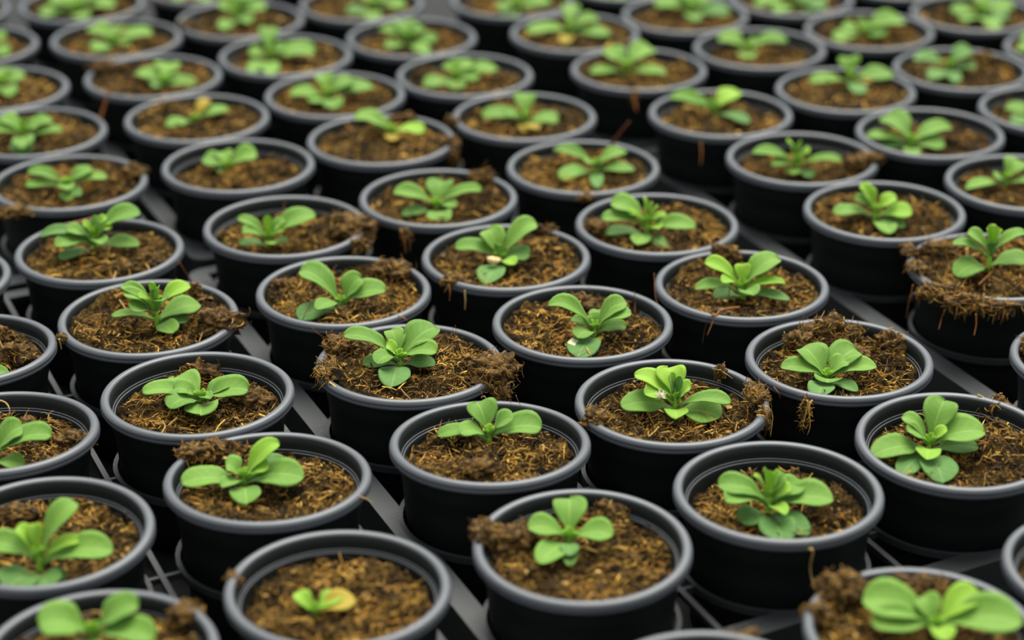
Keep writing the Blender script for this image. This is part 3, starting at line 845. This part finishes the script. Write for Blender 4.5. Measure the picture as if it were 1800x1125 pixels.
G[60] = ('pot cut by the bottom edge showing only its back rim', 10, 7, (1230, 1180), [(1180, 1160, 10, 14), (1290, 1170, 10, 14)], dict(c=[(1300, 1130, -7, 10, 8, 5, 80, 0)]))
G[62] = ('pot cut by the right edge just above the bottom corner', 9, 7, (1930, 1010), [(1880, 990, 10, 14), (1980, 1000, 10, 14)], {})
G[63] = ('pot showing its left rim at the right edge below the overflowing pot', 8, 7, (1930, 640), [(1880, 620, 10, 14), (1980, 620, 12, 14), (1930, 600, 14, 13)],
         dict(c=[(1806, 612, -5, 6, 9, 5, 160, 0)]))
G[21] = ('star-shaped seedling in a pot at the left edge, crumbs on its right rim', 6, 6, (117, 337), [
    (49, 302, 13, 11), (45, 327, 6, 11, 'm'), (163, 300, 14, 13), (189, 312, 10, 10), (118, 334, 9, 12), (120, 353, 2, 11, 'm'), (140, 345, 3, 9)],
    dict(c=[(235, 302, 0, 9, 7, 5, 100, 3), (20, 372, -1, 12, 7, 4, 90, 4)]))
G[22] = ('sunken pot with a small two-lobed seedling, upper left', 14, 5, (400, 304), [(356, 281, 10, 18), (452, 272, 13, 18), (391, 268, 12, 14), (380, 300, 4, 10)], dict(m=[(460, 300, 4, 16)]))
G[23] = ('pot with a yellowing sprout and soil running over its right rim', 6, 5, (688, 240), [(624, 206, 15, 15, 'm'), (745, 232, 8, 13, 'y'), (691, 247, 3, 9, 'g'), (660, 215, 10, 11)],
         dict(m=[(640, 260, 3, 16)], c=[(790, 255, -2, 7, 8, 6, 140, 10), (798, 275, -6, 4, 5, 7, 90, 12), (712, 208, -1, 9, 6, 4, 60, 0)]))
G[24] = ('seedling with a yellow dying leaf in front, top centre', 8, 7, (923, 221), [(847, 203, 9, 13), (923, 166, 20, 14), (981, 213, 6, 15, 'm'), (944, 228, 3, 11, 'g'), (889, 203, 12, 11), (920, 232, 1.5, 9, 'g')],
         dict(c=[(795, 215, -1, 5, 7, 5, 60, 4)]))
G[20] = ('pot with a brown stick poking over its back rim, above centre', 9, 8, (1047, 307), [
    (973, 263, 15, 11), (1100, 266, 13, 12), (1116, 300, 5, 12, 'm'), (983, 313, 4, 15, 'm'), (1050, 331, 2, 10), (1030, 286, 14, 11), (1060, 280, 14, 10)], dict(m=[(950, 300, 4, 14)], c=[(1030, 347, -1, 6, 4, 3, 50, 6)]))
G[27] = ('pot with a drooping seedling pointing left, upper right of centre', 8, 6, (1255, 205), [(1178, 171, 14, 12), (1299, 163, 14, 15, 'y'), (1318, 217, 2.5, 10), (1205, 180, 11, 11), (1260, 180, 12, 12)], {})
G[29] = ('pot with a fountain-shaped seedling near the right edge, above the ring-lump pot', 11, 8, (1600, 263), [
    (1556, 206, 18, 19), (1523, 240, 9, 10), (1671, 224, 12, 14), (1661, 257, 5, 14, 'm'), (1545, 258, 3, 10), (1603, 275, 2.5, 12, 'm')], {})
G[30] = ('blurred three-pronged seedling in the pot right of the drooping left-pointing one', 6, 7, (1493, 149), [(1422, 145, 5, 11, 'm'), (1489, 102, 20, 15), (1571, 135, 8, 16), (1514, 167, 2, 12)], {})
G[31] = ('pot cut by the right edge above the overflowing pot', 11, 6, (1767, 328), [(1697, 333, 5, 11, 'm'), (1792, 284, 16, 17), (1835, 325, 6, 14), (1750, 312, 10, 11)], dict(m=[(1720, 300, 5, 12)]))
G[32] = ('blurred bluish green seedling in the pot below the top right corner seedling', 7, 7, (1667, 128), [
    (1606, 105, 12, 13, 'o'), (1707, 89, 16, 15, 'o'), (1634, 141, 3, 13), (1715, 118, 6, 13, 'o'), (1680, 147, 2, 11)], dict(m=[(1740, 105, 5, 15)]))
G[33] = ('sunken blurred pot with a butterfly-shaped seedling, top right of centre', 13, 6, (1312, 96), [(1264, 66, 12, 16), (1384, 71, 11, 14), (1313, 104, 3, 14, 'm'), (1335, 75, 10, 12)], {})
G[34] = ('blurred pot with a two-tufted seedling and dirt hanging from its front rim', 7, 7, (1100, 131), [(1062, 90, 14, 17), (1147, 86, 15, 17), (1037, 128, 3, 10, 'm'), (1171, 130, 3, 11, 'm'), (1100, 99, 12, 13)], dict(c=[(1115, 170, -5, 3, 3, 6, 50, 16)]))
G[35] = ('blurred spreading seedling with yellow lower leaves, top right of centre', 7, 8, (1000, 64), [(926, 57, 8, 13), (1007, 9, 20, 13), (1051, 33, 12, 12), (1074, 62, 3, 14, 'm'), (993, 78, 1.5, 11, 'g'), (960, 50, 9, 11)], dict(c=[(1095, 80, -2, 9, 6, 4, 60, 3)]))
G[36] = ('blurred fan-shaped seedling in a pot touching the yellow-leaf pot', 9, 6, (800, 144), [(787, 112, 14, 13), (747, 154, 3, 14, 'm'), (876, 122, 9, 14), (833, 112, 12, 13), (800, 158, 2, 15, 'm'), (840, 140, 6, 12)], {})
G[37] = ('blurred leafy seedling directly behind the fan-shaped one, left of the top centre', 9, 8, (717, 81), [(707, 39, 16, 15), (666, 53, 12, 12), (744, 49, 14, 13), (768, 70, 7, 12), (751, 96, 2, 13, 'm'), (680, 86, 4, 12, 'm'), (715, 60, 14, 13)], {})
G[38] = ('blurred pot with a low spreading seedling left of the yellowing sprout', 7, 7, (575, 178), [(510, 166, 8, 12), (567, 132, 18, 12), (657, 154, 9, 15), (590, 191, 3, 14, 'm'), (621, 144, 14, 14), (545, 180, 4, 11, 'm')], {})
G[39] = ('blurred upright seedling with a round leaf to the right, top left of centre', 8, 9, (473, 111), [(474, 49, 24, 14), (554, 91, 10, 19), (437, 92, 10, 12), (440, 130, 2, 13, 'm'), (476, 134, 2, 13, 'm'), (500, 85, 14, 11)], {})
G[40] = ('blurred pot with a thin weak seedling and heaped soil on the left', 7, 4, (343, 218), [(293, 223, 4, 11, 'm'), (402, 193, 9, 11), (367, 176, 15, 9, 'g'), (350, 205, 6, 8)], dict(m=[(300, 200, 5, 14)]))
G[41] = ('blurred pot with soil spilling over its left rim and seedling to the right', 6, 5, (288, 152), [(240, 127, 8, 16), (300, 112, 12, 17), (344, 150, 4, 13, 'm'), (268, 152, 3, 11), (315, 130, 8, 13)], dict(c=[(190, 118, 1, 14, 7, 5, 70, 3)]))
G[42] = ('blurred two-lobed seedling just below the leftmost top-edge seedling', 8, 6, (200, 83), [(160, 50, 12, 15), (268, 59, 10, 16), (165, 91, 3, 14, 'm'), (207, 47, 12, 12), (230, 75, 6, 11)], {})
G[43] = ('leftmost blurred leafy seedling along the top edge', 8, 8, (133, 26), [(72, 28, 6, 16), (204, 9, 8, 14), (127, -10, 14, 15), (150, 34, 2.5, 13, 'm'), (88, 5, 13, 14), (170, -5, 14, 13)], {})
G[44] = ('blurred tall bushy seedling at the top edge, left of centre', 8, 10, (413, 40), [(417, -8, 23, 14), (383, 7, 14, 13), (468, 16, 14, 15), (393, 53, 3, 14, 'm'), (441, 41, 8, 12), (440, -5, 20, 12)], dict(c=[(330, 45, 0, 8, 8, 4, 50, 3)]))
G[45] = ('blurred seedling at the top edge between the tall bushy one and the middle', 8, 8, (655, 22), [(712, 12, 8, 14), (612, 27, 4, 14), (640, -8, 14, 15), (680, -4, 14, 14), (655, 38, 2, 14, 'm')], {})
G[46] = ('blurred seedling at the top edge, nearest the middle', 9, 8, (910, 22), [(877, 17, 8, 14), (968, 6, 8, 14), (925, -12, 16, 15), (890, 32, 2, 13, 'm'), (940, 12, 10, 13), (895, -6, 13, 13)], {})
G[47] = ('blurred seedling above yellow straw at the top edge, right of centre', 7, 8, (1215, 26), [(1150, 8, 8, 14), (1281, 26, 5, 16), (1210, -12, 16, 16), (1245, 0, 12, 15), (1220, 38, 2, 13, 'm'), (1180, 0, 10, 13)], {})
G[48] = ('blurred seedling at the top edge, next right of the one above yellow straw', 9, 8, (1390, 12), [(1327, 9, 6, 14), (1451, 16, 5, 16), (1390, -14, 16, 15), (1365, 24, 2, 14, 'm'), (1420, 0, 10, 14), (1430, 24, 2, 13, 'm')], {})
G[49] = ('blurred seedling with one large right leaf, just left of the corner seedling', 8, 6, (1515, 67), [(1467, 72, 4, 14, 'm'), (1590, 37, 11, 18), (1525, 41, 12, 14), (1480, 50, 9, 13), (1560, 60, 6, 14)], {})
G[50] = ('blurred bushy seedling at the top right corner', 8, 8, (1722, 32), [(1672, 20, 7, 14), (1781, 12, 9, 16), (1750, 54, 2, 15, 'm'), (1720, -10, 16, 16), (1693, 38, 3, 13, 'm'), (1745, 10, 12, 15), (1770, 35, 5, 13)], {})
G[51] = ('dense seedling in a pot at the left edge beside the orange stick', 7, 10, (42, 250), [(-12, 225, 12, 15), (92, 211, 14, 10), (110, 230, 8, 10), (42, 261, 8, 14), (38, 273, 2, 15), (43, 208, 21, 7), (0, 208, 16, 12), (65, 220, 14, 11)], {})
G[52] = ('blurred pot at the left edge just above the dense seedling beside the stick', 7, 7, (3, 157), [(44, 134, 10, 14), (21, 169, 3, 13, 'm'), (-40, 140, 10, 14), (0, 122, 14, 13), (-20, 165, 4, 12)], {})
G[53] = ('blurred pot at the left edge, second from the top left corner', 7, 7, (-18, 90), [(12, 64, 12, 13), (13, 97, 4, 12, 'm'), (-60, 80, 10, 14), (-20, 55, 14, 13)], {})
G[54] = ('blurred pot showing only its right rim in the top left corner', 8, 7, (-80, 20), [(-40, 10, 10, 13), (-120, 10, 10, 13), (-80, -10, 14, 13)], {})
G[64] = ('pot cut by the right edge level with the drooping left-pointing seedling', 11, 6, (1815, 215), [(1768, 188, 8, 14, 'm'), (1778, 217, 3, 12), (1850, 190, 12, 14), (1830, 230, 3, 12)], {})
G[65] = ('blurred pot cut by the right edge, second from the top right corner', 8, 7, (1840, 85), [(1795, 66, 10, 14), (1790, 90, 4, 13, 'm'), (1880, 70, 10, 14), (1840, 50, 16, 14)], {})
G[66] = ('blurred pot at the top edge behind the tall bushy seedling', 8, 7, (340, -10), [(310, 4, 3, 14, 'm'), (400, -5, 6, 14), (350, -30, 14, 14), (365, 5, 3, 13, 'm')], {})
G[67] = ('blurred pot at the top edge, mostly cut off, just right of the middle', 8, 7, (1095, -12), [(1050, 0, 4, 14, 'm'), (1140, -5, 6, 14), (1095, -35, 14, 14), (1085, 5, 2, 13, 'm')], {})
G[68] = ('blurred pot at the top edge showing only a sliver of rim, left of centre', 8, 7, (560, -40), [(520, -50, 8, 14), (600, -50, 8, 14)], {})
G[69] = ('blurred pot at the top edge showing only a sliver of rim, right side', 8, 7, (1560, -30), [(1520, -40, 8, 14), (1600, -40, 8, 14)], {})
G[71] = ('blurred pot showing only its rim in the top right corner', 8, 7, (1880, 5), [(1840, -5, 8, 14), (1930, -5, 8, 14)], {})

SOILS = {}
for pid, (label, s, zs, base_px, leaves, ex) in G.items():
    x, y = POS[pid]
    tilt = math.radians(TILT.get(pid, 0.0))
    R3 = Matrix.Rotation(tilt, 3, 'X')
    loc = Vector((x, y, ZR)) - R3 @ Vector((0, 0, ZR))
    root = bpy.data.objects.new('potted_seedling', None)
    COL.objects.link(root)
    root.location = loc
    root.rotation_euler = (tilt, 0, 0)
    root['label'] = label
    root['category'] = 'potted plant'
    root['group'] = 'potted seedlings standing in the trays'
    Mw = Matrix.Translation(loc) @ R3.to_4x4()
    Minv = Mw.inverted()
    near = y < 1.62
    pot = link('pot', ME_POT, None, root)
    link('rim', ME_RIM, None, pot)['label'] = 'rolled rim, skylight painted into its grey'
    link('inner_ledge', ME_LEDGE, None, pot)
    sm = s / 1000.0
    mounds = []
    for (mx, my, mh, mr) in ex.get('m', []):
        w = Minv @ Vector(unproj(mx, my, ZR - sm))
        mounds.append((w[0], w[1], mh / 1000, mr / 1000))
    S = Soil(pid, sm, (0.0, 0.0), mounds, None)
    fb = Minv @ Vector(unproj(*base_px, ZR - sm))
    if math.hypot(fb[0], fb[1]) > S.R * 0.85:
        k = S.R * 0.85 / math.hypot(fb[0], fb[1]); fb = Vector((fb[0] * k, fb[1] * k, fb[2]))
    # bed the stem foot on the actual surface: raise or lower the ground there so that it meets the foot
    here = float(S.z(np.array([fb[0]]), np.array([fb[1]]), False)[0])
    S.mounds = S.mounds + [(fb[0], fb[1], (ZR - sm) - here, 0.012)]
    so = build_soil(S, root, near)
    SOILS[pid] = (so, S, Minv)
    crng = np.random.default_rng(pid + 900)
    for (cx, cy, cz, rx, ry, rz, nf, hang) in ex.get('c', []):
        c = Minv @ Vector(unproj(cx, cy, ZR + cz / 1000))
        build_clump(so, crng, tuple(c), (rx / 1000, ry / 1000, rz / 1000), nf if near else nf // 2, hang / 1000)
    foot = Mw @ Vector((fb[0], fb[1], ZR - sm))
    build_seedling(root, Minv, S, foot, zs / 1000, leaves, pid)


# ------------------------------------------------------------------ loose bits in and over the pots
def thing(o, label, cat, group=None):
    o['label'] = label; o['category'] = cat
    if group:
        o['group'] = group
    return o


def W3(px, py, mm):
    return unproj(px, py, ZR + mm / 1000)


def strand(pid, pts, rad_mm, col, name='root_strand'):
    so, S, Minv = SOILS[pid]
    return build_strand(so, [np.array(Minv @ Vector(W3(*p))) for p in pts], rad_mm / 1000, col, name)


GOLD, TAN, RUST, DARK = (0.58, 0.36, 0.08), (0.42, 0.27, 0.09), (0.30, 0.115, 0.03), (0.09, 0.045, 0.015)
# straws and roots hanging over the rims or standing in the soil
for a in [
    (8, [(1412, 703, -3), (1420, 706, 1), (1416, 725, -6), (1410, 752, -16)], 0.45, TAN), (8, [(1424, 705, 0), (1422, 722, -5), (1424, 748, -14), (1419, 765, -20)], 0.4, GOLD),
    (8, [(1428, 703, 0), (1418, 722, -6), (1413, 742, -12)], 0.6, GOLD), (8, [(1360, 680, 1), (1368, 690, -1), (1372, 700, -5)], 0.25, RUST),
    (7, [(1268, 652, 3), (1280, 660, 0), (1296, 671, -6)], 0.4, TAN), (7, [(1268, 650, 4), (1262, 650, 4), (1251, 648, 3)], 0.35, TAN),
    (7, [(1310, 700, -6), (1314, 718, -4), (1314, 735, -8)], 0.5, RUST), (7, [(1333, 714, 2), (1350, 716, 1), (1358, 732, -6), (1354, 768, -18)], 0.5, GOLD),
    (7, [(1333, 722, 2), (1345, 722, 2), (1355, 740, -6), (1352, 756, -12)], 0.5, TAN), (7, [(1330, 730, 1), (1343, 731, 1), (1350, 742, -5)], 0.4, GOLD),
    (7, [(1232, 724, -5), (1248, 732, -5), (1262, 745, -6)], 0.3, RUST), (7, [(1140, 768, -8), (1152, 757, -6), (1160, 748, -8)], 0.45, GOLD),
    (57, [(-10, 702, 2), (10, 708, 4), (17, 725, 0), (8, 752, -10)], 0.6, TAN), (13, [(210, 527, -2), (219, 540, -1), (228, 555, -4)], 0.5, TAN),
    (13, [(104, 596, 2), (106, 604, -2), (108, 614, -6)], 0.6, GOLD), 
    (10, [(795, 575, 3), (800, 590, -2), (812, 610, -2)], 0.2, RUST), (10, [(800, 572, 12), (804, 590, 3), (812, 615, -1)], 0.18, RUST),
    (10, [(560, 640, 4), (556, 655, -4), (554, 680, -10)], 0.3, DARK), (10, [(700, 678, -1), (712, 692, -1), (725, 705, -2)], 0.4, TAN), (10, [(672, 680, 0), (686, 682, 1), (698, 686, 0)], 0.6, GOLD),
    (10, [(700, 684, 0), (708, 676, 1), (714, 671, 1)], 0.6, GOLD), (10, [(579, 672, 1), (590, 680, 0), (603, 688, -1)], 0.6, GOLD),
    (6, [(846, 699, 5), (852, 697, 7), (858, 708, 2)], 0.4, TAN), (6, [(895, 697, 7), (897, 706, 2), (899, 713, -2)], 0.22, TAN), (6, [(907, 695, 8), (911, 705, 3), (917, 716, -3)], 0.25, TAN),
    (11, [(1115, 512, 9), (1116, 530, -2), (1116, 550, -6)], 0.2, RUST), (11, [(1150, 480, 12), (1152, 520, 2), (1162, 550, -3)], 0.15, RUST),
    (11, [(1075, 520, -3), (1092, 527, -2), (1110, 531, -4)], 0.5, RUST), (11, [(948, 545, -4), (956, 553, -3), (962, 561, -4)], 1.0, GOLD),
    (12, [(1300, 540, -4), (1268, 545, 1), (1256, 560, -2), (1243, 590, -12)], 0.7, RUST), (12, [(1283, 502, 4), (1281, 520, 0), (1279, 538, -5)], 0.4, DARK),
    (12, [(1248, 555, 1), (1240, 575, -8), (1234, 605, -18)], 0.25, DARK), (14, [(548, 575, 1), (560, 587, -4), (577, 596, -8)], 0.2, RUST), (14, [(545, 533, 1), (536, 552, 0), (530, 566, -4)], 0.5, DARK),
    (14, [(700, 555, 0), (712, 560, 1), (718, 567, -3)], 0.4, RUST), (14, [(632, 549, -6), (645, 560, -6), (662, 566, -6)], 0.4, TAN),
    (9, [(330, 696, 12), (331, 682, 14), (340, 684, 10)], 0.12, DARK), (9, [(395, 738, -9), (385, 748, -8), (378, 760, -8)], 0.55, GOLD), (9, [(456, 729, -6), (465, 732, -5), (473, 735, -5)], 0.8, GOLD),
    (9, [(282, 764, -7), (290, 750, -6), (286, 740, -7)], 0.5, TAN), (9, [(296, 748, -9), (304, 740, -8), (312, 734, -8)], 0.5, TAN), (9, [(425, 745, -9), (430, 752, -8), (434, 757, -8)], 0.6, GOLD),
    (3, [(1420, 966, -6), (1429, 968, 1), (1424, 1000, -14), (1432, 1035, -24)], 0.7, TAN), (3, [(1316, 830, -12), (1318, 823, -9), (1322, 840, -14)], 0.6, TAN), (3, [(1417, 850, -12), (1424, 838, -9), (1428, 832, -7)], 0.7, GOLD),
    (4, [(1552, 735, -9), (1555, 750, -11), (1562, 764, -13)], 0.4, TAN), (4, [(1690, 697, 1), (1715, 705, -3), (1735, 715, -6)], 0.25, GOLD), (4, [(1718, 693, 3), (1735, 703, 0), (1748, 720, -6)], 0.5, GOLD),
    (4, [(1745, 770, -9), (1738, 775, -7), (1750, 788, -9), (1775, 795, -10)], 0.35, GOLD), (4, [(1738, 762, -9), (1760, 766, -7), (1790, 785, -9)], 0.4, TAN),
    (17, [(247, 462, -6), (258, 466, -4), (263, 476, -5)], 0.8, GOLD), (17, [(198, 495, -5), (202, 484, -4), (205, 470, -4)], 0.8, TAN), (17, [(310, 456, 1), (320, 468, -4), (330, 485, -12)], 0.3, RUST),
    (19, [(706, 405, 1), (711, 425, -6), (714, 445, -14)], 0.6, RUST), (15, [(817, 510, 1), (818, 530, -6), (817, 545, -12)], 0.6, TAN), (15, [(790, 500, 1), (791, 515, -4), (790, 530, -10)], 0.4, RUST),
    (28, [(1660, 545, 0), (1655, 560, -8), (1650, 580, -14)], 0.3, RUST), (28, [(1715, 552, -1), (1716, 570, -8), (1712, 590, -14)], 0.5, RUST), (28, [(1720, 500, 3), (1733, 488, 4), (1746, 475, 4)], 0.5, RUST),
    (28, [(1766, 545, 0), (1762, 560, -4), (1758, 572, -10)], 0.25, RUST), (28, [(1605, 500, 1), (1598, 530, -10), (1592, 560, -22)], 0.3, RUST),
    (27, [(1232, 250, -2), (1233, 268, -8), (1232, 290, -16)], 0.5, RUST), (34, [(1113, 165, 0), (1116, 180, -6), (1119, 196, -12)], 0.9, RUST), (5, [(630, 872, 0), (645, 878, -4), (657, 885, -8)], 0.5, TAN),
]:
    strand(*a)


def twig(pts, rad, col, label):
    o = build_strand(None, [W3(*p) for p in pts], rad / 1000, col, 'twig')
    return thing(o, label, 'twig', 'sticks left in the pots')


twig([(1064, 272, -10), (1074, 256, -2), (1090, 234, 12), (1106, 214, 24)], 1.7, (0.12, 0.045, 0.018), 'short brown stick leaning over the back rim of a pot above centre')
twig([(172, 224, -8), (178, 204, 2), (187, 175, 16), (196, 150, 30)], 1.5, (0.34, 0.12, 0.03), 'thin orange-brown stick standing at the rim of a left edge pot')
twig([(116, 397, 2), (138, 391, 2.5), (160, 385, 3), (180, 379, 3)], 1.6, (0.22, 0.085, 0.05), 'reddish stick lying along the back rim of the many-leaved pot')
twig([(848, 306, -4), (850, 296, 2), (853, 288, 8), (856, 282, 13)], 1.1, (0.10, 0.045, 0.02), 'short dark splinter standing on a back rim near the centre')

# seed husk on the centre seedling
rng = np.random.default_rng(5)
hc = W3(868, 458, 2)
hv = ICO_V * np.array([0.0056, 0.0036, 0.0030]) * (1 + 0.06 * rng.normal(size=(len(ICO_V), 1)))
bmh = bmesh.new(); bmesh.ops.create_uvsphere(bmh, u_segments=16, v_segments=10, radius=1)
for q in bmh.verts:
    c = q.co.copy(); k = 1 - 0.35 * max(0, c.x)
    q.co = Vector((c.x * 0.0056, c.y * 0.0038 * k, c.z * 0.0028 * k + 0.0012 * c.x * c.x))
mh = bpy.data.meshes.new('seed_husk'); bmh.to_mesh(mh); bmh.free(); mh.shade_smooth()
ca = mh.color_attributes.new('tint', 'FLOAT_COLOR', 'POINT')
ca.data.foreach_set('color', np.tile(np.array([0.72, 0.50, 0.24, 1], dtype=np.float32), len(mh.vertices)))
hk = thing(link('seed_husk', mh, M_BITS), 'pale tan seed husk caught among the leaves near the centre', 'seed husk')
hk.location = hc; hk.rotation_euler = (0, 0.25, 0.6)

# white fluff on the bright seedling
fc = W3(1161, 698, 4)
nf = 150
d = rng.normal(size=(nf, 3)); d[:, 2] = np.abs(d[:, 2]) * 1.2; d /= np.linalg.norm(d, axis=1, keepdims=True)
pts = strand_lines(rng, np.zeros((nf, 3)), d, 0.0022 + 0.0032 * rng.random(nf), 0.2 * rng.random(nf))
v, f, c3 = fibres(rng, pts, np.full(nf, 0.00018), np.tile(np.array([[0.86, 0.80, 0.62]]), (nf, 1)))
fo = thing(link('seed_fluff', mesh_np('seed_fluff', v, f, False, c3), M_BITS), 'tuft of white seed fluff on the bright green seedling', 'seed fluff')
fo.location = fc
